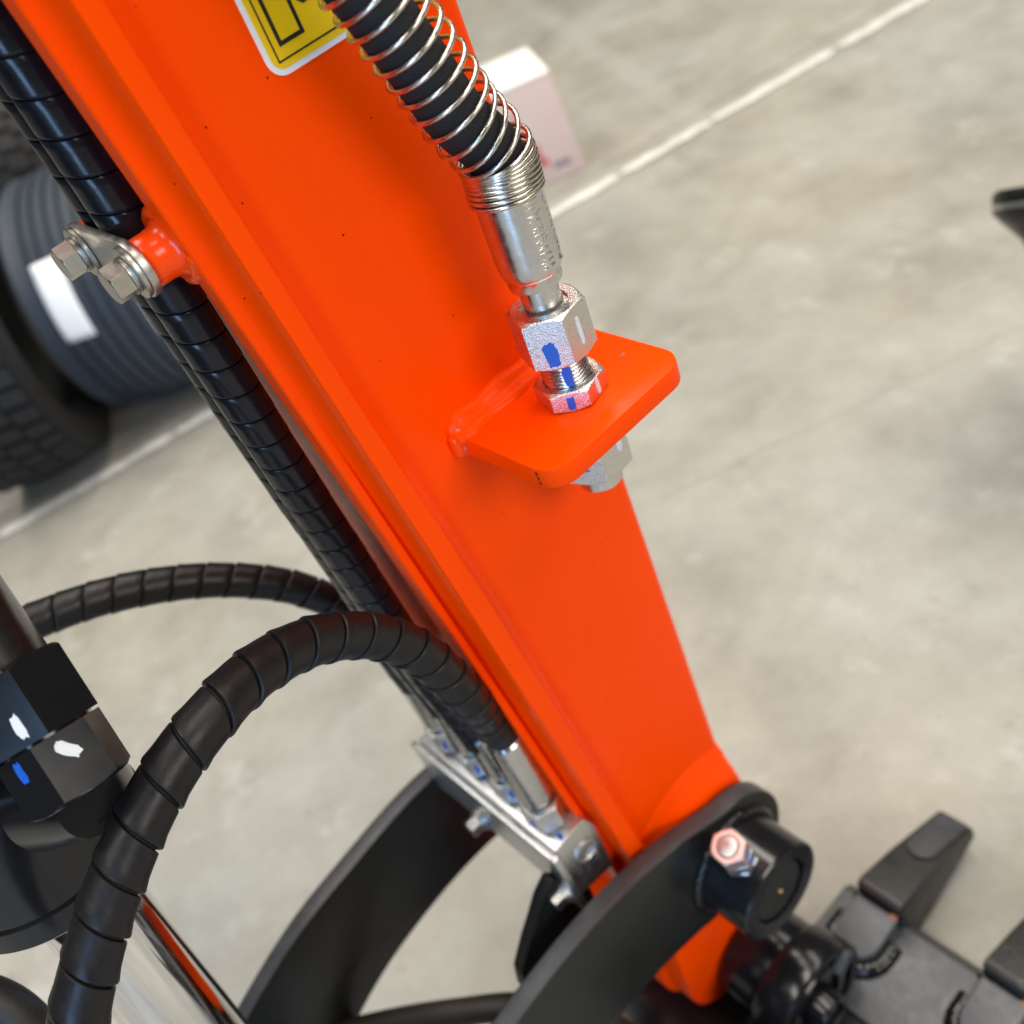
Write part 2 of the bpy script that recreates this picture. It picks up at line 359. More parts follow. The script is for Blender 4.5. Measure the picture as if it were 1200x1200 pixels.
def daub(name, c, nrm, up, wdt, hgt, mt, parent, thick=0.00018, seed=1, curve=None):
    """a hand-painted dab: ragged little patch lying on a flat (or round: curve = radius) surface"""
    rr = random.Random(seed); nrm = nrm.normalized(); up = (up-nrm*up.dot(nrm)).normalized(); sd = up.cross(nrm)
    n = 36; out = []; jt = [rr.uniform(-0.30, 0.12) for _ in range(n)]
    jt = [(jt[k-1]+2*jt[k]+jt[(k+1) % n])/4 for k in range(n)]; kt = [rr.uniform(-0.22, 0.12) for _ in range(n)]
    for k in range(n):
        a = 2*math.pi*k/n; q = 0.50
        x = math.copysign(abs(math.cos(a))**q, math.cos(a))*wdt/2*(1+jt[k])
        y = math.copysign(abs(math.sin(a))**q, math.sin(a))*hgt/2*(1+(kt[k-1]+kt[k])/2)
        out.append((x, y))
    V = []
    for lev, sc in ((-0.0003, 1.0), (thick, 0.96)):
        for x, y in out:
            V.append(c+sd*x*sc+up*y*sc+nrm*(lev-(x*x/(2*curve) if curve else 0)))
    cen = len(V); V.append(c+nrm*thick)
    Fc = [(k, (k+1) % n, n+(k+1) % n, n+k) for k in range(n)] + [(n+k, n+(k+1) % n, cen) for k in range(n)]
    return mesh(name, V, Fc, mt, parent, 60)
def bead(name, pts, r, mt, parent, amp=0.25, seed=3):
    """weld bead: lumpy rod along a line"""
    rr = random.Random(seed); P = Path(pts, 10); n = max(6, int(P.len/0.0016)); V, Fc = [], []; seg = 12
    for i in range(n+1):
        p, t, u, v = P.at(P.len*i/n); q = r*(1+amp*0.5*math.sin(i*1.9)+amp*rr.uniform(-.5, .5))
        if i in (0, n): q *= 0.35
        for k in range(seg):
            a = 2*math.pi*k/seg; V.append(p+(u*math.cos(a)+v*math.sin(a))*q)
    for i in range(n):
        for k in range(seg): Fc.append((i*seg+k, i*seg+(k+1) % seg, (i+1)*seg+(k+1) % seg, (i+1)*seg+k))
    Fc += [tuple(range(seg)), tuple(range(n*seg, (n+1)*seg))]
    return mesh(name, V, Fc, mt, parent, 80)
def loft(name, rings, mt, parent, ang=30, close=True):
    m_ = len(rings[0]); V = [v for r_ in rings for v in r_]; Fc = []
    for i in range(len(rings)-1):
        for k in range(m_ if close else m_-1):
            Fc.append((i*m_+k, i*m_+(k+1) % m_, (i+1)*m_+(k+1) % m_, (i+1)*m_+k))
    if close: Fc += [tuple(range(m_)), tuple(range((len(rings)-1)*m_, len(rings)*m_))]
    return mesh(name, V, Fc, mt, parent, ang)

# ================================================================ SETTING
fl = mesh('floor', [(-25, -25, 0), (25, -25, 0), (25, 25, 0), (-25, 25, 0)], [(0, 1, 2, 3)], M_CONC); fl['kind'] = 'structure'
# worn white line along the slab joint: short painted stretches with gaps
A0, A1 = Vector((-1.60, 1.283, 0)), Vector((1.45, 1.966, 0)); dl = (A1-A0).normalized(); nl = Vector((-dl.y, dl.x, 0))
rr = random.Random(12); x = 0.0; tot = (A1-A0).length; V, Fc = [], []
while x < tot:
    ln = rr.uniform(0.10, 0.34); e = min(tot, x+ln); st = max(3, int((e-x)/0.012)); b0 = len(V)
    for i in range(st+1):
        q = x+(e-x)*i/st; tp = min(1, 0.35+i*0.5, 0.35+(st-i)*0.5)
        wl, wr = 0.015*tp*rr.uniform(0.55, 1.15), 0.015*tp*rr.uniform(0.55, 1.15)
        V += [A0+dl*q+nl*wl+ZV*0.003, A0+dl*q-nl*wr+ZV*0.003]
    for i in range(st): Fc.append((b0+2*i, b0+2*i+1, b0+2*i+3, b0+2*i+2))
    x = e + rr.choice([0.004, 0.008, 0.03])
ln_o = mesh('floor_line', V, Fc, M_LINE); ln_o['kind'] = 'structure'

# ================================================================ EXCAVATOR ARM
def sl(z): return 0.1281-0.0646*(z-0.2842)
DF, DB = -0.305, -0.425
arm = thing('excavator_dipper', L(0.165, -0.365, 0.04), 'glossy orange steel excavator arm running diagonally through the middle of the picture', 'excavator arm')  # the dipper arm that carries the bucket, not the boom
zs = [0.10+0.02*i for i in range(48)]
rings = []
for z in zs:
    a = sl(z)+0.004; sr = 0.2195 if z > 0.26 else 0.2195-0.018*((0.26-z)/0.16)
    prof = [(a, DB), (a, DF)]
    for k in range(7):
        t = R(90)*k/6; prof.append((sr-0.007+0.007*math.sin(t), DF-0.007+0.007*math.cos(t)))
    prof += [(sr, DB+0.007), (sr-0.007, DB)]
    rings.append([L(s, d, z) for s, d in prof])
loft('side_panel', rings, M_OR, arm, 25)
rings = []
for z in zs[2:]:
    a = sl(z); lo = min(1, max(0, (0.62-z)/0.12)); v = 0.0060*lo; tk = 0.0078+0.0022*lo
    prof = [(a+tk, DB-0.006), (a+0.0016, DB-0.006), (a+0.0016, -0.3215), (a-0.0080, -0.3215), (a-0.0087, -0.3208), (a-0.0087, -0.3112), (a-0.0081, -0.3105),
            (a-0.0048, -0.3100-v*0.2), (a-0.0036, -0.3100-v), (a-0.0024, -0.3086-v*0.9), (a-0.0015, -0.3060-v*0.3), (a-0.0008, -0.3020), (a-0.0003, -0.2986), (a+0.0002, -0.2978), (a+0.0010, -0.2975),
            (a+tk-0.0006, -0.2977), (a+tk+0.0004, -0.2986), (a+tk+0.0008, DF-0.004)]
    rings.append([L(s, d, z) for s, d in prof])
loft('edge_plate', rings, M_OR, arm, 30)
# fillet weld smoothed under the paint between edge plate and side panel
rr = random.Random(11); rings = []
for i in range(240):
    z = 0.15+0.0038*i; a = sl(z)+0.0078+0.0030*min(1, max(0, (0.60-z)/0.10)); wv = 1+0.05*math.sin(i*0.35)+0.05*rr.uniform(-1, 1)
    wd = 0.0075*wv*(1 if z > 0.55 else max(0.55, 1-(0.55-z)*2)); pr = []
    for k in range(6):
        t = k/5; pr.append((a+wd*t, DF+0.0046*(1-t)**2.2))
    pr.append((a+wd, DF-0.002)); pr.append((a, DF-0.002))
    rings.append([L(s, d, z) for s, d in pr])
loft('weld_fillet', rings, M_OR, arm, 60)
# pivot tube for the bucket at the lower end, cheek plate and the raised ring round the link pin
BP = (0.168, 0.082)
lathe('pivot_tube', L(BP[0], -0.318, BP[1]), -NV, [(0.044, 0), (0.049, 0.003), (0.049, 0.097), (0.044, 0.10)], M_OR, arm, 56)
pts = []
for k in range(25):
    t = R(180+180*k/24); pts.append((BP[0]-0.004+0.040*math.cos(t), BP[1]-0.002+0.040*math.sin(t)))
prism('cheek_plate', pts+[(0.212, 0.20), (0.130, 0.20)], -0.300, -0.3165, M_OR, arm, 0.0015)
LP = (0.183, 0.208)
lathe('boss_ring', L(LP[0], -0.3075, LP[1]), NV, [(0.070, 0.0010), (0.068, 0.0026), (0.065, 0.0034), (0.061, 0.0045), (0.057, 0.0062), (0.053, 0.0085), (0.049, 0.0105), (0.045, 0.0115), (0.040, 0.0118)], M_OR, arm, 96, ang=60, up=TV, rf=lambda a, r, h: min(r, 0.0355/math.cos(a)) if math.cos(a) > 0.05 else r)
bead('weld_bead', [L(sl(z_)-0.0030, -0.3120-0.001*k, z_) for k, z_ in enumerate([0.30, 0.28, 0.25, 0.22])], 0.0022, M_OR, arm, 0.12, 22)
# mounting bracket of the hose bulkhead
def rounded(corners, r, n=7):
    out = []; m_ = len(corners)
    for i in range(m_):
        p = Vector(corners[i]); a = (Vector(corners[i-1])-p).normalized(); b_ = (Vector(corners[(i+1) % m_])-p).normalized()
        rad = r[i]
        if rad == 0: out.append(tuple(p)); continue
        h = a.angle(b_)/2; t = rad/math.tan(h); c = p+(a+b_).normalized()*(rad/math.sin(h)); p0 = p+a*t; p1 = p+b_*t
        a0 = math.atan2(p0.y-c.y, p0.x-c.x); a1 = math.atan2(p1.y-c.y, p1.x-c.x); dd = (a1-a0+math.pi) % (2*math.pi)-math.pi
        for k in range(n+1): out.append((c.x+rad*math.cos(a0+dd*k/n), c.y+rad*math.sin(a0+dd*k/n)))
    return out
PZ1, PZ0 = 0.575, 0.5660
pl = rounded([(0.1460, -0.307), (0.1460, -0.2465), (0.2216, -0.2465), (0.2216, -0.307)], [0, 0.011, 0.011, 0])
V = [L(s, d, PZ0) for s, d in pl]+[L(s, d, PZ1) for s, d in pl]; n = len(pl)
brk = mesh('mounting_bracket', V, [tuple(range(n)), tuple(range(n, 2*n))]+[(i, (i+1) % n, n+(i+1) % n, n+i) for i in range(n)], M_OR, arm, 30, bevel=(0.0006, 40, 2))
rr = random.Random(15); rings = []
for i in range(60):
    s_ = 0.1436+0.00126*i; q = 0.0092*(1+0.10*math.sin(i*0.33)+0.008*rr.uniform(-1, 1))*min(1, 0.55+i*0.12); pr = []
    for k in range(8):
        t = R(90)*k/7; e = 0.55+0.45*abs(math.cos(2*t)); pr.append((DF+q*math.sin(t)*e*1.05, PZ1+q*math.cos(t)*e*0.8))
    pr += [(DF+q*1.05, PZ1-0.002), (DF-0.002, PZ1-0.002), (DF-0.002, PZ1+q*0.8)]
    rings.append([L(s_, d, z) for d, z in pr])
loft('weld_fillet', rings, M_OR, arm, 70)
bead('weld_bead', [L(0.1445+0.006*k, -0.3050, PZ0-0.000) for k in range(13)], 0.0040, M_OR, arm, 0.08, 6)
bead('weld_bead', [L(0.1452, -0.3050+0.0005*k, PZ0-0.002+0.0025*k) for k in range(6)], 0.0032, M_ORG, arm, 0.10, 8)
daub('paint_run', L(0.1462, -0.3005, PZ1-0.002), -TV+NV*0.6, ZV, 0.003, 0.012, mat('pale_paint_scar', (0.62, 0.22, 0.16), 0.5), arm, seed=4)
for k in range(3): daub('paint_chip', L(0.14598+0.0001*k, -0.2562, PZ1-0.0022-0.0024*k), -TV+NV*0.1, ZV, 0.0009, 0.0016, M_PRN, brk, seed=30+k)
daub('paint_chip', L(0.2120, -0.2600-0.012, PZ1+0.0001), ZV, NV, 0.0026, 0.0016, M_RUST, brk, seed=36)
# bosses that carry the hose clamp, with their welds
ZB = 0.6885
for d in (-0.3250, -0.3690):
    s0 = sl(ZB)
    lathe('hose_boss', L(s0+0.002, d, ZB), -TV, [(0.0155, 0), (0.0150, 0.0066), (0.0126, 0.0090), (0.0100, 0.0112), (0.0088, 0.0132), (0.0085, 0.0160), (0.0085, 0.0206), (0.0079, 0.0212)], M_ORG, arm, 40, ang=55)
    bead('weld_bead', [L(s0-0.0070, d+0.0118*math.cos(R(a)), ZB+0.0118*math.sin(R(a))) for a in range(0, 361, 24)], 0.0026, M_ORG, arm, 0.16, int(-d*1000))
# warning sticker: white edge, yellow field, black frame lines, pictogram corner, letters
def patch(name, corners, dz, mt, parent, th=0.00025):
    n = len(corners); V = [L(s, DF+dz-0.0002, z) for s, z in corners]+[L(s, DF+dz+th, z) for s, z in corners]
    return mesh(name, V, [tuple(range(n)), tuple(range(n, 2*n))]+[(i, (i+1) % n, n+(i+1) % n, n+i) for i in range(n)], mt, parent, 30)
SQ = R(0.5)
S0, Z0 = 0.1425, 0.7190        # lower left corner of the sticker
def sk(u, v): return (S0+u*math.cos(SQ)-v*math.sin(SQ), Z0+u*math.sin(SQ)+v*math.cos(SQ))
def rect(u0, v0, u1, v1): return [sk(u0, v0), sk(u1, v0), sk(u1, v1), sk(u0, v1)]
sticker = patch('warning_sticker', rounded(rect(0, 0, 0.060, 0.110), [0.006]*4), 0, M_STW, arm)
patch('yellow_field', rounded(rect(0.0018, 0.0018, 0.0582, 0.1082), [0.0042]*4), 0.0003, M_YEL, sticker, 0.0001)
def stroke(name, pts, wd, mt=M_PRN, dz=0.00045):
    for i, (a, b_) in enumerate(zip(pts, pts[1:])):
        a, b_ = Vector(a), Vector(b_); t = (b_-a).normalized()*(wd/2); n_ = Vector((-t.y, t.x))
        q = [a-t-n_, b_+t-n_, b_+t+n_, a-t+n_]
        patch(name, [sk(*x) for x in q], dz+0.00003*(i % 2), mt, sticker, 0.00005)
stroke('frame_line', [(0.0042, 0.106), (0.0042, 0.0042), (0.0552, 0.0042), (0.0552, 0.106)], 0.00055)
stroke('pictogram_frame', [(0.0072, 0.104), (0.0072, 0.0085), (0.0158, 0.0085), (0.0158, 0.104)], 0.0013)
patch('pictogram', [sk(*q) for q in [(0.0182, 0.0165), (0.0200, 0.0148), (0.0226, 0.0152), (0.0238, 0.0190), (0.0215, 0.0230), (0.0190, 0.0215)]], 0.00045, M_PRN, sticker, 0.00005)
stroke('letter', [(0.0282, 0.0086), (0.0282, 0.0060), (0.0295, 0.0060)], 0.00042)
stroke('letter', [(0.0303+0.0010*(1+math.cos(R(a))), 0.0073+0.0013*math.sin(R(a))) for a in range(0, 361, 30)], 0.00042)

# ================================================================ SPRING-GUARDED HOSE WITH BULKHEAD FITTING
FS, FD = 0.1855, -0.2745
gh = thing('hydraulic_hose', L(FS, FD, PZ1), 'black hydraulic hose in a steel coil spring, bolted through the orange bracket', 'hydraulic hose', None)
ax0 = L(FS, FD, 0.0)
TILT = (TV*0.03+NV*0.00)           # the fitting leans very slightly
def F(z, ds=0, dd=0): return L(FS, FD, PZ1)+(ZV+TILT)*(z-PZ1)+TV*ds+NV*dd
UP = (ZV+TILT).normalized()
tocam = (CAMP-L(FS, FD, 0.6)); tocam.z = 0; tocam.normalize()
def rz(v, a): return Matrix.Rotation(R(a), 3, 'Z') @ v
LN_F = rz(tocam, -10)
locknut = hexnut('lock_nut', F(PZ1+0.0001), UP, 0.0250, 0.0085, M_GRAIN, gh, LN_F, hole=0.0098)
# threaded bulkhead adapter
prof = []; z = 0.0
while z < 0.024:
    prof += [(0.0086, z), (0.0093, z+0.0007), (0.0093, z+0.0009), (0.0086, z+0.0016)]; z += 0.0016
adp = lathe('threaded_adapter', F(PZ1+0.0035), UP, prof, M_SMOOTH, gh, 44, ang=50)
UN_F = rz(tocam, -15)
UZ = PZ1+0.0200
un = hexnut('union_nut', F(UZ), UP, 0.0262, 0.0208, M_GRAIN, gh, UN_F, hole=0.0092)
cyl('hose_stem', F(UZ+0.016), UP, 0.0074, 0.022, M_SMOOTH, gh, 40)
FZ = UZ+0.0300
fer = lathe('crimp_ferrule', F(FZ), UP, [(0.0085, 0), (0.0098, 0.0002), (0.0101, 0.0012), (0.0101, 0.0040), (0.0106, 0.0046), (0.0113, 0.0062), (0.0117, 0.0085), (0.0120, 0.0115), (0.0121, 0.036), (0.0121, 0.042), (0.0116, 0.0425)],
      M_SMOOTH, gh, 64, rf=lambda a, r, h: r*(1-0.012*(abs(math.cos(4*a))**6) if 0.006 < h < 0.042 else 1), ang=40)
# rows of rolled-in marks on the ferrule, worn past reading
rr = random.Random(19); V, Fc = [], []
_, fu, fv = frame(UP, tocam)
for row, ang in enumerate((24, 38, 66)):
    for k in range(13):
        zz = FZ+0.0085+0.00245*k
        for q in range(3):
            a = R(ang+rr.uniform(-4.5, 4.5)); dz_ = rr.uniform(-0.0008, 0.0008); hor = rr.random() < 0.5
            da, dh = (R(rr.uniform(2, 4.5)), 0.00014) if hor else (R(0.8), rr.uniform(0.0004, 0.0010)); b0 = len(V)
            for (sa, sh) in ((-1, -1), (1, -1), (1, 1), (-1, 1)):
                for rad in (0.0117, 0.01222):
                    aa = a+sa*da; V.append(F(zz+dz_+sh*dh)+(fu*math.cos(aa)+fv*math.sin(aa))*rad)
            Fc += [(b0+1, b0+3, b0+5, b0+7), (b0, b0+2, b0+3, b0+1), (b0+2, b0+4, b0+5, b0+3), (b0+4, b0+6, b0+7, b0+5), (b0+6, b0, b0+1, b0+7)]
mesh('rolled_marking', V, Fc, M_SMOOTH, fer, 30)
# the hose rises and leans back to the left
hz0 = FZ+0.034
hp = [F(hz0-0.02), F(hz0), F(hz0+0.015), L(0.1795, FD, 0.691), L(0.1735, FD, 0.7100), L(0.1670, FD, 0.7300), L(0.1570, FD-0.001, 0.760), L(0.1490, FD-0.002, 0.80), L(0.134, FD-0.004, 0.84)]
hpath = Path(hp, 16)
tube('hose', hpath, 0.0100, M_RUB, gh, 28)
pts = []; ns = 30; arc = 0.0165; turn = 0.0; z_ = arc
a = 0.0; sarc = 0.0195
while sarc < hpath.len-0.005:
    p, t, u, v = hpath.at(sarc); close = sarc < 0.0330
    rad = 0.01285 if close else min(0.0130, 0.01285+(sarc-0.0330)*0.06); off = (TV*0.85+tocam*0.1)*min(0.0024, max(0, (sarc-0.034)*0.10))
    pts.append(p+off+(u*math.cos(a)+v*math.sin(a))*rad)
    pt = 0.00160 if close else min(0.0063, 0.00160+(sarc-0.0330)*1.6)
    a += 2*math.pi/ns; sarc += pt/ns
wire('coil_spring', pts, 0.00086, M_SPRING, gh, 9)
# under the bracket: second nut and tube end
lowd = rz(tocam, -24)
ln2 = hexnut('lower_nut', F(PZ0-0.0268), UP, 0.0272, 0.0263, M_GRAIN, gh, lowd)
cyl('tube_end', F(PZ0-0.0355), UP, 0.0092, 0.012, M_SMOOTH, gh, 36)
# torque marks
daub('paint_mark', F(UZ+0.0066)+UN_F*0.01312, UN_F, UP, 0.0056, 0.0110, M_BLUE, un, seed=2)
g = rz(UN_F, 60); daub('paint_mark', F(UZ+0.0105)+g*0.01312, g, UP, 0.0022, 0.0125, M_WHITE, un, seed=3)
daub('paint_mark', F(PZ1+0.0042)+LN_F*0.01252, LN_F, UP, 0.0034, 0.0066, M_BLUE, locknut, seed=5)
g = rz(LN_F, 60); daub('paint_mark', F(PZ1+0.0046)+g*0.01252, g, UP, 0.0022, 0.0070, M_WHITE, locknut, seed=6)
daub('paint_mark', F(PZ1+0.0138)+tocam*0.00925, tocam, UP, 0.0042, 0.0095, M_BLUE, adp, seed=7, curve=0.0093)
daub('paint_mark', F(PZ0-0.0165)+lowd*0.01362, lowd, UP, 0.0046, 0.0075, M_BLUE, ln2, seed=8)
g = rz(lowd, 60); daub('paint_mark', F(PZ0-0.0130)+g*0.01362+TV*0.003, g, UP, 0.0030, 0.0100, M_WHITE, ln2, seed=9)

# ================================================================ WRAPPED HOSES ALONG THE ARM
def wrapped(label, pts, r, pitch, mt, lift=0.0004):
    P = Path(pts, 16); t = thing('wrapped_hose', pts[0], label, 'hydraulic hose', 'black spiral-wrapped hydraulic hoses')
    tube('hose', P, r-0.0012, M_RUB, t, 24); w_ = spiral_wrap('spiral_wrap', P, r, pitch, mt, t, lift)
    return t, P
HS = 0.0908
h1 = [L(HS-0.006, -0.3445, 0.90), L(HS-0.003, -0.3445, 0.82), L(HS, -0.3445, 0.74), L(HS+0.0012, -0.3458, 0.66), L(0.0948, -0.3520, 0.58), L(0.0985, -0.3580, 0.50), L(0.1008, -0.3590, 0.44), L(0.1045, -0.3550, 0.395), L(0.1063, -0.3520, 0.372)]
wrapped('straight black spiral-wrapped hose beside the orange arm, nearer of the pair under the clamp', h1, 0.0091, 0.0128, M_WRAP, 0.00016)
h2 = [L(HS-0.005, -0.3622, 0.90), L(HS-0.002, -0.3622, 0.82), L(HS+0.0008, -0.3622, 0.74), L(HS+0.0020, -0.3638, 0.66), L(0.0958, -0.3702, 0.58), L(0.0994, -0.3765, 0.50), L(0.1012, -0.3800, 0.44), L(0.1048, -0.3810, 0.395), L(0.1063, -0.3810, 0.372)]
wrapped('thin strip of black wrapped hose behind the nearer straight one, farther of the pair', h2, 0.0088, 0.0128, M_WRAP, 0.00016)
# loop in front: from the valve block up and over towards the viewer, then down past the cylinder
fl_pts = [L(0.1070, -0.3225, 0.396), L(0.1050, -0.3225, 0.416), at(543, 812, 0.468), at(492, 765, 0.436), at(432, 745, 0.412), at(365, 752, 0.388), at(300, 787, 0.366), at(245, 842, 0.348), at(198, 905, 0.340), at(160, 975, 0.334), at(128, 1055, 0.330), at(106, 1130, 0.328), at(91, 1200, 0.328), at(81, 1290, 0.331), at(81, 1400, 0.34)]
wrapped('large black spiral-wrapped hose looping across the lower left in front of the cylinder', fl_pts, 0.0092, 0.0150, M_WRAPM, 0.0009)
bl_pts = [L(0.1070, -0.4110, 0.378), L(0.106, -0.411, 0.410), at(478, 775, 0.575), at(420, 722, 0.560), at(350, 690, 0.545), at(275, 680, 0.532), at(200, 684, 0.520), at(120, 700, 0.508), at(40, 728, 0.496), at(-40, 765, 0.485), at(-120, 815, 0.48)]
wrapped('thinner black spiral-wrapped hose arching behind the straight hoses to the cylinder', bl_pts, 0.0090, 0.0140, M_WRAPM, 0.0005)
lowp = [at(300, 1240, 0.70), at(400, 1212, 0.68), at(470, 1196, 0.66), at(540, 1186, 0.64), at(610, 1180, 0.63), at(690, 1190, 0.64), at(760, 1230, 0.66)]
tl = thing('rubber_hose', lowp[0], 'dull brown-black rubber hose crossing the bottom edge between the two link plates', 'hydraulic hose')
tube('hose', Path(lowp), 0.0085, M_HOSEB, tl)
lowp = [at(-60, 1158, 0.40), at(-5, 1172, 0.40), at(35, 1200, 0.40), at(70, 1250, 0.405), at(90, 1330, 0.41)]
tl = thing('rubber_hose', lowp[0], 'piece of dull olive-black hose in the bottom left corner', 'hydraulic hose')
tube('hose', Path(lowp), 0.0085, M_HOSEB, tl)

# ================================================================ HOSE CLAMP
clp = thing('hose_clamp', L(0.083, -0.348, ZB), 'dull zinc clamp strap with two hex bolts holding the straight hoses to orange bosses', 'hose clamp')
CS = sl(ZB)+0.002-0.0212
# strap: oval plate between the two bolts
ov = []
for c_, a0 in ((-0.3250, -90), (-0.3690, 90)):
    for k in range(13):
        a = R(a0+180*k/12); ov.append((c_+0.0098*math.cos(a), ZB+0.0098*math.sin(a)))
n = len(ov); V = [L(CS-0.0002, d, z) for d, z in ov]+[L(CS-0.0032, d, z) for d, z in ov]
mesh('strap', V, [tuple(range(n)), tuple(range(n, 2*n))]+[(i, (i+1) % n, n+(i+1) % n, n+i) for i in range(n)], M_GALV, clp, 30, bevel=(0.0005, 40, 2))
for k, d in enumerate((-0.3250, -0.3690)):
    b0 = L(CS-0.0033, d, ZB)
    lathe('washer', b0, -TV, [(0.0030, 0), (0.0088, 0), (0.0090, 0.0002), (0.0090, 0.0014), (0.0088, 0.0016), (0.003, 0.0016)], M_GALV, clp, 40)
    lathe('spring_washer', b0-TV*0.0017, -TV, [(0.0030, 0), (0.0062, 0), (0.0064, 0.0003), (0.0064, 0.0016), (0.0030, 0.0017)], M_GALV, clp, 36)
    hexnut('bolt_head', b0-TV*0.0035, -TV, 0.0110, 0.0062, M_GALV, clp, rz(NV, 0)*0.5+ZV*(0.9 if k == 0 else 0.75), c0=False)

# ================================================================ VALVE BLOCK
vb = thing('valve_block', L(0.107, -0.365, 0.27), 'silver zinc-plated valve block with hose fittings at the lower left edge of the arm', 'valve block')
BZ0, BZ1 = 0.266, 0.3190
poly = [(0.0950, BZ0+0.004), (0.0950, BZ1), (0.1180, BZ1+0.002), (0.1225, BZ1-0.010), (0.1215, BZ0)]
V = []; n = len(poly)
for d in (-0.3060, -0.4320): V += [L(s, d, z) for s, z in poly]
mesh('block', V, [tuple(range(n)), tuple(range(n, 2*n))]+[(i, (i+1) % n, n+(i+1) % n, n+i) for i in range(n)], M_ZINC, vb, 30, bevel=(0.0014, 30, 2))
pl = rounded([(-0.3000, BZ0-0.004), (-0.3040, BZ1-0.002), (-0.4380, BZ1-0.002), (-0.4380, BZ0-0.002), (-0.420, BZ0+0.006), (-0.335, BZ0+0.006)], [0.004, 0.004, 0.004, 0.004, 0.01, 0.01], 4)
n = len(pl); V = [L(0.0948, d, z) for d, z in pl]+[L(0.0905, d, z) for d, z in pl]
mp = mesh('mounting_plate', V, [tuple(range(n)), tuple(range(n, 2*n))]+[(i, (i+1) % n, n+(i+1) % n, n+i) for i in range(n)], M_ZINC, vb, 30, bevel=(0.0008, 40, 2))
for d, z in ((-0.3110, 0.2790), (-0.3830, 0.2830)):
    lathe('washer', L(0.0904, d, z), -TV, [(0.003, 0), (0.0082, 0), (0.0084, 0.0003), (0.0084, 0.0018), (0.003, 0.0018)], M_ZINC, vb, 32)
    lathe('washer', L(0.0885, d, z), -TV, [(0.003, 0), (0.0068, 0), (0.0070, 0.0003), (0.0070, 0.0018), (0.003, 0.0018)], M_ZINC, vb, 32)
    hexnut('bolt_head', L(0.0866, d, z), -TV, 0.0105, 0.0068, M_GRAIN, vb, ZV+NV*0.4, c0=False)
plug = lathe('plug', L(0.1105, -0.3062, 0.2985), NV, [(0.0078, 0), (0.0078, 0.0012), (0.0070, 0.0016), (0.0066, 0.0016), (0.0062, 0.0006), (0.0036, 0.0006), (0.0034, -0.002)], M_ZINC, vb, 40)
tag_ = block('plug_tab', L(0.1145, -0.3050, 0.2890), TV*0.0012, NV*0.0010, ZV*0.0040, M_ZINC, vb, 0.0004)
fits = [(0.1070, -0.3225, 0.0100, 0.0190), (0.1063, -0.3520, 0.0084, 0.016), (0.1063, -0.3810, 0.0084, 0.016), (0.1070, -0.4110, 0.0092, 0.018)]
for k, (s, d, r, af) in enumerate(fits):
    b0 = L(s, d, BZ1)
    cyl('adapter', b0, ZV, r*0.82, 0.008, M_SMOOTH, vb, 32)
    nt_ = hexnut('fitting_nut', b0+ZV*0.004, ZV, af*1.06, 0.0165, M_GRAIN, vb, rz(NV, -8*k-20), hole=r*0.72)
    cyl('stem', b0+ZV*0.018, ZV, r*0.66, 0.014, M_SMOOTH, vb, 32)
    cyl('ferrule', b0+ZV*0.0260, ZV, r*0.98, 0.054 if k == 0 else 0.036, M_SMOOTH, vb, 40, ch=0.0014)
    g = rz(NV, -8*k-20-60 if k == 0 else -8*k-20)
    daub('paint_mark', b0+ZV*0.011+g*(af*1.06/2+0.00002), g, ZV, 0.0026, 0.0080, M_BLUE, nt_, seed=50+k)
daub('paint_mark', L(0.1030, -0.3100, BZ1+0.0012), ZV, NV, 0.0030, 0.0045, M_BLUE, vb, seed=60)
daub('paint_mark', L(0.1020, -0.3760, BZ1+0.0012), ZV, NV, 0.0030, 0.0065, M_BLUE, vb, seed=61)

# ================================================================ BUCKET LINK (two curved side plates on one pin)
lk = thing('bucket_link', L(LP[0], -0.365, LP[1]), 'pair of black curved link plates joined by a pin boss at the arm end', 'link')
def cat(pts, n=8): return [(v.x, v.y) for v in spline([Vector((a, b_, 0)) for a, b_ in pts], n)]
outer = cat([(-0.150, 0.200), (-0.115, 0.229), (-0.078, 0.249), (-0.028, 0.268), (0.020, 0.2765), (0.060, 0.2815), (0.090, 0.2815), (0.125, 0.2765), (0.155, 0.268)])
cap = [(LP[0]+0.002+0.0440*math.cos(R(a)), LP[1]+0.0440*math.sin(R(a))) for a in range(85, -86, -9)]
inner = cat([(0.155, 0.1740), (0.140, 0.1800), (0.103, 0.1885), (0.065, 0.1900), (0.025, 0.185), (-0.010, 0.176), (-0.045, 0.160), (-0.075, 0.142), (-0.105, 0.118)])
endc = [(-0.128, 0.112), (-0.150, 0.120), (-0.166, 0.142), (-0.168, 0.170), (-0.162, 0.188)]
poly = outer + cap + inner + endc
prism('link_plate', poly, -0.281, -0.2935, M_BLKS, lk, 0.0008, mats=[M_BLKS, M_STEEL], edge_mat=True)
prism('link_plate', poly, -0.4330, -0.4450, M_BLKS, lk, 0.0008, mats=[M_BLKS, M_STEEL], edge_mat=True)
cyl('link_spacer', L(-0.135, -0.2935, 0.16), -NV, 0.022, 0.139, M_BLK, lk, 40)
prism('stiffener', [(0.0866, 0.297), (0.076, 0.2905), (0.0686, 0.2826), (0.056, 0.270), (0.0442, 0.2561), (0.040, 0.240), (0.0713, 0.232), (0.102, 0.235), (0.104, 0.270)], -0.310, -0.318, M_BLKS, lk, 0.001)
bs = lathe('pin_boss', L(LP[0], -0.2815, LP[1]), NV, [(0.0325, 0), (0.0325, 0.0355), (0.0315, 0.0367), (0.0222, 0.0370), (0.0215, 0.0365), (0.0212, 0.030)], M_BLK, lk, 72, ang=30)
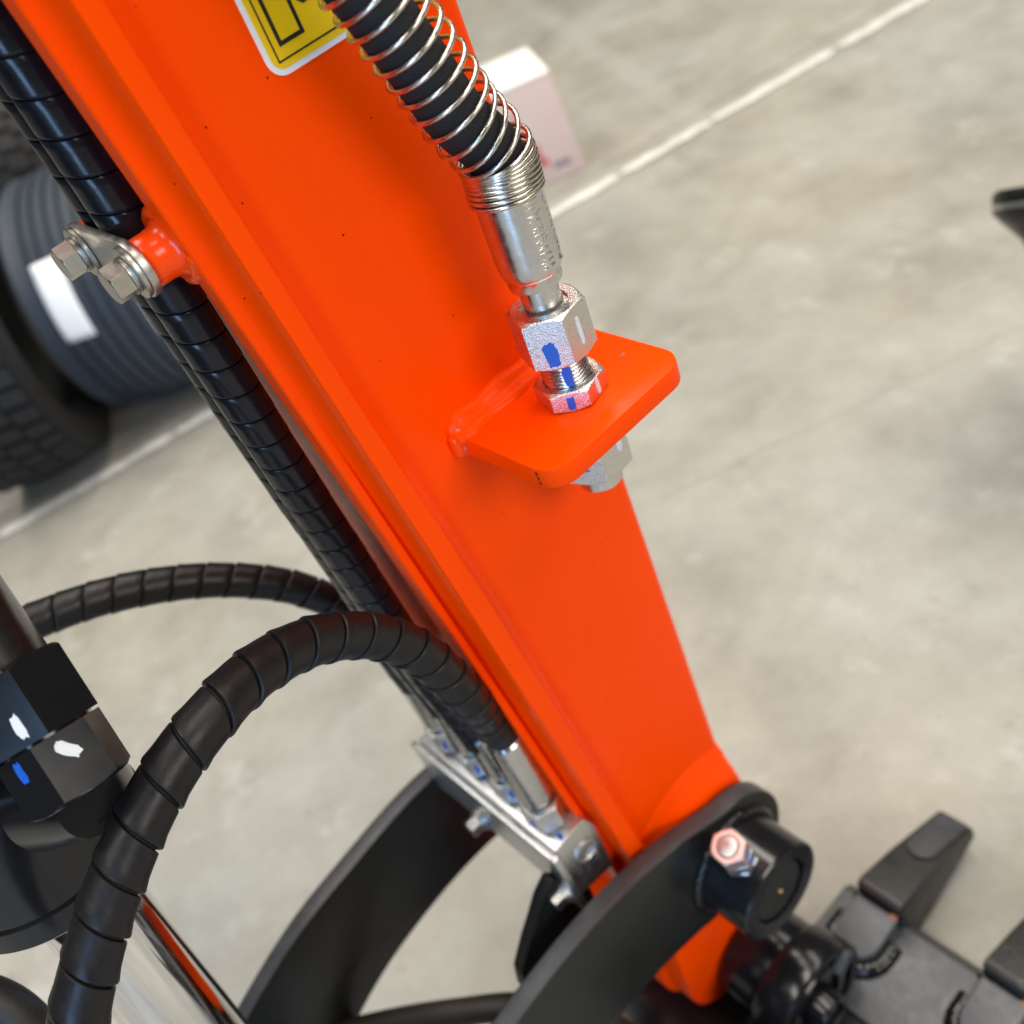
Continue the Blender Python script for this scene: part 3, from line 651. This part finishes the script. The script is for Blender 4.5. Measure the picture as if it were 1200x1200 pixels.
pin = lathe('pin', L(LP[0]-0.0006, -0.2815, LP[1]+0.0006), NV, [(0.0202, 0.020), (0.0202, 0.0345), (0.0196, 0.0352), (0.0030, 0.0352)], M_BLKS, lk, 56)
cyl('grease_nipple', L(LP[0], -0.2815+0.0345, LP[1]), NV, 0.0016, 0.0024, M_BRASS, pin, 16)
bead('weld_bead', [L(LP[0]+0.0338*math.cos(R(a)), -0.2800, LP[1]+0.0338*math.sin(R(a))) for a in range(0, 361, 15)], 0.0034, M_BLK, lk, 0.2, 33)
# cross bolt through the boss with two nuts
bax = (ZV*1.0 + NV*0.10 - TV*0.25).normalized(); bb = L(LP[0]-0.0070, -0.2620, LP[1]+0.0280)+bax*0.009
fl_ = NV*0.9+TV*0.25
hexnut('bolt_head', bb-bax*0.0095, bax, 0.0185, 0.0092, M_ZINC, lk, rz(fl_, -14), c0=False)
n1 = hexnut('nut', bb, bax, 0.0185, 0.0110, M_ZINC, lk, fl_)
n2 = hexnut('nut', bb+bax*0.0114, bax, 0.0185, 0.0140, M_PINKW, lk, rz(fl_, 8), hole=0.0066)
lathe('bolt_end', bb+bax*0.0115, bax, [(0.0062, 0), (0.0062, 0.0135), (0.0056, 0.0146), (0.003, 0.0150)], M_ZINC, lk, 32)
_, bu, _ = frame(bax, fl_)
daub('paint_mark', bb+bax*0.0060+bu*0.00927, bu, bax, 0.0052, 0.0055, M_BLUE, n1, seed=70)
_, bu2, _ = frame(bax, rz(fl_, 8)); daub('paint_mark', bb+bax*0.0160+bu2*0.00927, bu2, bax, 0.0054, 0.0050, M_BLUE, n2, seed=71)

# ================================================================ HYDRAULIC CYLINDER
CD = -0.352
ca, cb = L(-0.0680, CD, 0.5095), L(-0.0905, CD, 0.3482)
cax = (cb-ca).normalized()
cy = thing('hydraulic_cylinder', cb, 'black hydraulic cylinder with polished chrome rod at the lower left', 'hydraulic cylinder')
def along(z): return ca+cax*((z-ca.z)/cax.z)
lathe('barrel', along(0.95), cax, [(0.041, 0), (0.0415, 0.001), (0.0415, (0.95-0.5240)/abs(cax.z))], M_BLK, cy, 80)
lathe('gland', along(0.5236), cax, [(0.0408, 0), (0.0408, 0.0012), (0.0420, 0.0024), (0.0420, 0.0125), (0.0408, 0.0140), (0.034, 0.0142), (0.0215, 0.0135)], M_BLK, cy, 80)
cyl('rod', along(0.52), cax, 0.0208, (0.52-0.16)/abs(cax.z), M_CHROME, cy, 72)
lathe('rod_eye', along(0.165)-NV*0.03, NV, [(0.012, 0), (0.034, 0), (0.034, 0.06), (0.012, 0.06)], M_BLK, cy, 48)
# angled port fitting on the side of the barrel that faces the viewer
fc = at(62, 872, 0.322)
fup = (at(-10, 762, 0.318)-at(70, 885, 0.320)).normalized()
fcam = (CAMP-fc).normalized()
f1 = rz(fcam, 0)
fitg = hexnut('port_elbow', fc-fup*0.018, fup, 0.0300, 0.0205, M_BLK, cy, fcam+im_r*0.40+im_d*0.2, c0=True, c1=False)
upn = hexnut('port_nut', fc+fup*0.0035, fup, 0.0330, 0.0240, M_BLK, cy, fcam-im_r*0.55, c0=False, c1=True)
lathe('elbow_neck', fc-fup*0.022-fcam*0.004, (along(fc.z-0.02)-fc).normalized(), [(0.011, 0), (0.013, 0.010), (0.016, 0.03)], M_BLK, cy, 40)
cyl('collar', fc-fup*0.001, fup, 0.0140, 0.0070, M_BLK, cy, 40)
Ph = Path([fc+fup*0.012, fc+fup*0.04, fc+fup*0.08-im_d*0.002, fc+fup*0.14-im_r*0.01])
tube('port_hose', Ph, 0.0115, M_WRAPM, cy, 24)
_, q1, _ = frame(fup, fcam+im_r*0.40+im_d*0.2)
daub('paint_mark', fc-fup*0.0035+q1*0.0151-im_r*0.0*0.001, q1, fup+q1.cross(fup)*0.9, 0.0042, 0.0085, M_WHITE, fitg, seed=80)
_, q2, _ = frame(fup, fcam-im_r*0.55)
daub('paint_mark', fc+fup*0.0098+q2*0.0166+fup.cross(q2)*0.0030, q2, fup, 0.0032, 0.0085, M_WHITE, upn, seed=81)
q3 = Matrix.Rotation(R(-60), 3, fup) @ q1
daub('paint_mark', fc-fup*0.0025+q3*0.0151, q3, fup, 0.0034, 0.0075, M_BLUE, fitg, seed=82)

# ================================================================ BUCKET
bk = thing('excavator_bucket', L(0.10, -0.365, 0.0), 'black steel digging bucket with two grey-topped teeth at the lower right', 'bucket')
BD0, BD1 = -0.283, -0.110
def bar(name, sec, d0, d1, mt, bev=0.0012): return prism(name, sec, d0, d1, mt, bk, bev)
bar('blade', [(0.195, 0.020), (0.276, 0.018), (0.276, 0.026), (0.268, 0.034), (0.195, 0.036)], BD0, BD1, M_WORN)
shell = cat([(0.1945, 0.022), (0.16, 0.021), (0.135, 0.024), (0.115, 0.030), (0.100, 0.045), (0.092, 0.070), (0.090, 0.100)], 6)
bar('shell', [(a, b_) for a, b_ in shell]+[(a+0.004, b_+0.009) for a, b_ in reversed(shell)], BD0, BD1, M_BLKS)
bar('back_plate', [(0.045, 0.014), (0.165, 0.014), (0.165, 0.028), (0.045, 0.028)], -0.372, -0.2835, M_BLK)
for k, c_ in enumerate((-0.2500, -0.1555)):
    # adapter: cast block with rounded heel welded on the blade
    ad = []
    hw = 0.0165
    heel = [(0.2385+0.0165*math.cos(R(a)), c_+hw*math.sin(R(a))) for a in range(90, 271, 15)]
    pl = heel + [(0.264, c_-hw), (0.264, c_+hw)]
    n = len(pl); V = [L(s, d, 0.030) for s, d in pl]+[L(s, d, 0.052-(0.264-s)*0.10) for s, d in pl]
    mesh('tooth_adapter', V, [tuple(range(n)), tuple(range(n, 2*n))]+[(i, (i+1) % n, n+(i+1) % n, n+i) for i in range(n)], M_WORN, bk, 30, bevel=(0.0022, 40, 3))
    heel2 = [(0.2385+0.0190*math.cos(R(a)), c_+(hw+0.003)*math.sin(R(a))) for a in range(90, 271, 15)]
    bead('weld_bead', [L(0.252, c_+hw+0.003, 0.0345)]+[L(s, d, 0.0350) for s, d in heel2]+[L(0.252, c_-hw-0.003, 0.0345)], 0.0070, M_BLK, bk, 0.06, 40+k)
    # tooth: wedge with a raised pad on top
    V = []
    for s, hw2, zt, zb in ((0.2655, 0.0185, 0.062, 0.006), (0.2700, 0.0190, 0.0640, 0.005), (0.305, 0.0175, 0.0530, 0.008), (0.366, 0.0150, 0.0265, 0.0160)):
        V += [L(s, c_-hw2, zb), L(s, c_+hw2, zb), L(s, c_+hw2*0.92, zt), L(s, c_-hw2*0.92, zt)]
    Fc = [(0, 1, 2, 3), (12, 13, 14, 15)]
    for i in range(3):
        for j in range(4): Fc.append((i*4+j, i*4+(j+1) % 4, i*4+4+(j+1) % 4, i*4+4+j))
    th = mesh('tooth', V, Fc, M_TOOTH, bk, 30, bevel=(0.0018, 25, 2))
    pad = [(0.3225+0.0105*math.cos(R(a)), c_+0.0105*math.sin(R(a))) for a in range(90, 271, 15)]+[(0.3640, c_-0.0108), (0.3640, c_+0.0108)]
    n = len(pad); zz = lambda s: 0.0530-(s-0.305)*0.0265/0.061
    V = [L(s, d, zz(s)-0.004) for s, d in pad]+[L(s, d, zz(s)+0.0042) for s, d in pad]
    mesh('tooth_pad', V, [tuple(range(n)), tuple(range(n, 2*n))]+[(i, (i+1) % n, n+(i+1) % n, n+i) for i in range(n)], M_WORN, th, 30, bevel=(0.0012, 40, 2))
    cyl('retaining_pin', L(0.2648, c_-0.0195, 0.047), NV, 0.0030, 0.039, M_BLK, bk, 16)
    daub('rust_spot', L(0.2630, c_+0.0130, 0.0518), ZV, NV, 0.004, 0.006, M_RUST, bk, seed=90+k)
# hub and ears round the bucket pin
ear = [(0.182+0.036*math.cos(R(a)), 0.066+0.036*math.sin(R(a))) for a in range(-10, 191, 9)]
ear += [(0.160, 0.037), (0.215, 0.037)]
prism('ear', ear, -0.2640, -0.2960, M_BLK, bk, 0.0015)
HC = (0.179, 0.066)
hub = lathe('hub', L(HC[0], -0.2640, HC[1]), NV, [(0.0400, 0), (0.0430, 0.0015), (0.0442, 0.0045), (0.0442, 0.0240), (0.0432, 0.0265), (0.0400, 0.0275), (0.0370, 0.0268), (0.0360, 0.0250), (0.0355, 0.0160)], M_BLK, bk, 80, ang=40)
lathe('bucket_pin', L(HC[0], -0.2640, HC[1]), NV, [(0.0300, 0.010), (0.0300, 0.0240), (0.0285, 0.0260), (0.0220, 0.0264), (0.0215, 0.0230)], M_BLK, bk, 64)
lathe('bolt', L(HC[0]-0.001, -0.2420, HC[1]-0.001), NV, [(0.0150, 0), (0.0150, 0.0150), (0.0140, 0.0165), (0.0100, 0.0165), (0.0095, 0.0130)], M_BLK, bk, 48)
bx_ = (ZV*0.55+TV*0.83).normalized()
block('lock_tab', L(HC[0], -0.2360, HC[1])+bx_*0.0330, bx_*0.0080, bx_.cross(NV)*0.0050, NV*0.0030, M_WORN, bk, 0.0008)

# ================================================================ TYRES
def tyre(base, yaw, rad, wid, mt, label, chunky=False, stickers=()):
    axis = Vector((math.cos(yaw), math.sin(yaw), 0)); c = Vector(base)+ZV*rad
    t = thing('tyre', base, label, 'tyre', 'tyres standing in a row on the floor')
    prof = []; hw = wid/2; ri = rad*0.60
    prof += [(ri, -hw*0.70), (ri+0.012, -hw*0.78), (rad*0.80, -hw*1.02), (rad*0.90, -hw*1.0), (rad*0.965, -hw*0.90)]
    ng = max(5, int(wid/0.030)); gw = 0.0030
    xs = [-hw*0.84+hw*1.68*i/(ng+1) for i in range(ng+2)]
    crown = lambda x: rad-0.016*(x/hw)**2*1.0
    prof.append((crown(xs[0]), xs[0]))
    if not chunky:
        for x in xs[1:-1]: prof += [(crown(x), x-gw), (crown(x)-0.007, x-gw*0.8), (crown(x)-0.007, x+gw*0.8), (crown(x), x+gw)]
    else:
        for x in xs[1:-1]: prof += [(crown(x)-0.010, x)]
    prof.append((crown(xs[-1]), xs[-1]))
    prof += [(rad*0.965, hw*0.90), (rad*0.90, hw), (rad*0.80, hw*1.02), (ri+0.012, hw*0.78), (ri, hw*0.70)]
    V, Fc = [], []; seg = 96; ax, u, v = frame(axis, ZV)
    for (r, h) in prof:
        for k in range(seg):
            a = 2*math.pi*k/seg; V.append(c+ax*h+(u*math.cos(a)+v*math.sin(a))*r)
    n = len(prof)
    for i in range(n):
        for k in range(seg): Fc.append((i*seg+k, i*seg+(k+1) % seg, ((i+1) % n)*seg+(k+1) % seg, ((i+1) % n)*seg+k))
    mesh('casing', V, Fc, mt, t, 35)
    if chunky:
        V, Fc = [], []
        for row in range(4):
            x0 = -hw*0.86+hw*1.72*row/4; x1 = x0+hw*0.40
            for k in range(40):
                a0 = 2*math.pi*(k+0.5*(row % 2))/40; a1 = a0+2*math.pi/40*0.76; b0 = len(V)
                for (x_, a_, r_) in ((x0, a0, 0), (x1, a0+0.03, 0), (x1, a1+0.03, 0), (x0, a1, 0), (x0, a0, 1), (x1, a0+0.03, 1), (x1, a1+0.03, 1), (x0, a1, 1)):
                    rr_ = crown(x_)-0.018+0.020*r_; V.append(c+ax*x_+(u*math.cos(a_)+v*math.sin(a_))*rr_)
                Fc += [(b0+4, b0+5, b0+6, b0+7), (b0, b0+1, b0+5, b0+4), (b0+1, b0+2, b0+6, b0+5), (b0+2, b0+3, b0+7, b0+6), (b0+3, b0, b0+4, b0+7)]
        mesh('tread_blocks', V, Fc, mt, t, 30, kind='stuff')
    for (x0, x1, a0, a1) in stickers:
        V, Fc = [], []; na, nx = 12, 5
        for i in range(na+1):
            for j in range(nx+1):
                a = R(a0+(a1-a0)*i/na); x_ = x0+(x1-x0)*j/nx; r_ = crown(x_)+0.0008
                V.append(c+ax*x_+(u*math.cos(a)+v*math.sin(a))*r_)
        for i in range(na):
            for j in range(nx): b0 = i*(nx+1)+j; Fc.append((b0, b0+1, b0+nx+2, b0+nx+1))
        sk_ = mesh('label', V, Fc, M_LAB, t, 60)
        so = sk_.modifiers.new('thickness', 'SOLIDIFY'); so.thickness = 0.0006
    return t
# angle: 0 = top, the sign that turns towards the viewer is +(see frame)
tyre((-0.375, 1.725, 0), R(-9), 0.205, 0.310, M_TYRE, 'wide blue-grey ribbed tyre with white labels on its tread, left of the hoses', stickers=((-0.106, -0.056, 52, 88), (0.030, 0.080, 62, 98)))
tyre((-0.655, 1.640, 0), R(2), 0.215, 0.185, M_TYRED, 'dark chunky-tread tyre at the left edge, nearest of the tyres', chunky=True)
tyre((-0.70, 2.50, 0), R(16), 0.26, 0.20, M_TYRED, 'dark tyre at the upper left edge, farthest of the tyres', chunky=True)

# ================================================================ CARDBOARD BOX
bxp = Vector((0.335, 1.900, 0)); 
cb_ = thing('cardboard_box', bxp, 'pale pink box with a white top standing on the floor by the white line', 'box')
yw = R(-3); ex = Vector((math.cos(yw), math.sin(yw), 0)); ey = Vector((-math.sin(yw), math.cos(yw), 0)); lean = Vector((-0.09, 0, 1)).normalized()
W2, D2, H2 = 0.100, 0.085, 0.19
fr = Vector((0.3964, 1.8302, 0)); cen = fr-ex*W2+ey*D2
block('carton', cen+lean*(H2/2), ex*W2, ey*D2, lean*(H2/2), M_BOX, cb_, 0.002)
block('lid', cen+lean*(H2+0.002), ex*(W2+0.001), ey*(D2+0.001), lean*0.0025, M_BOXT, cb_, 0.001)
def prn(name, x0, x1, z0, z1, mt):
    c_ = cen-ey*(D2+0.0004)+ex*((x0+x1)/2)+lean*((z0+z1)/2)
    block(name, c_, ex*((x1-x0)/2), ey*0.0004, lean*((z1-z0)/2), mt, cb_, 0)
prn('grey_print', 0.045, 0.077, 0.022, 0.033, M_GREY)
prn('red_print', 0.018, 0.032, 0.035, 0.078, M_RED)
prn('red_print', 0.009, 0.014, 0.085, 0.150, M_RED)
prn('red_print', 0.033, 0.038, 0.030, 0.050, M_RED)

# ================================================================ BLACK STAND AT THE RIGHT EDGE
sb = at(1242, 236, 0.95)
sax = (-im_d-fw*0.236-im_r*0.126).normalized()
sd = thing('support_stand', sb-sax*0.30, 'black flared stand head with a bright top rim at the right edge', 'stand')
lathe('stand_head', sb-sax*0.100, sax, [(0.012, 0), (0.014, 0.02), (0.020, 0.045), (0.033, 0.070), (0.048, 0.085), (0.0570, 0.095), (0.0572, 0.0990)], M_BLK, sd, 56, ang=60)
lathe('rim', sb-sax*0.0010, sax, [(0.0572, 0), (0.0580, 0.0005), (0.0580, 0.0050), (0.0572, 0.0055)], M_ZINC, sd, 56)
lathe('top_pad', sb+sax*0.0045, sax, [(0.0570, 0), (0.0570, 0.008), (0.052, 0.0125), (0.02, 0.013)], M_BLKS, sd, 56)
lathe('post', sb-sax*0.30, sax, [(0.012, 0), (0.012, 0.2005)], M_BLK, sd, 40)
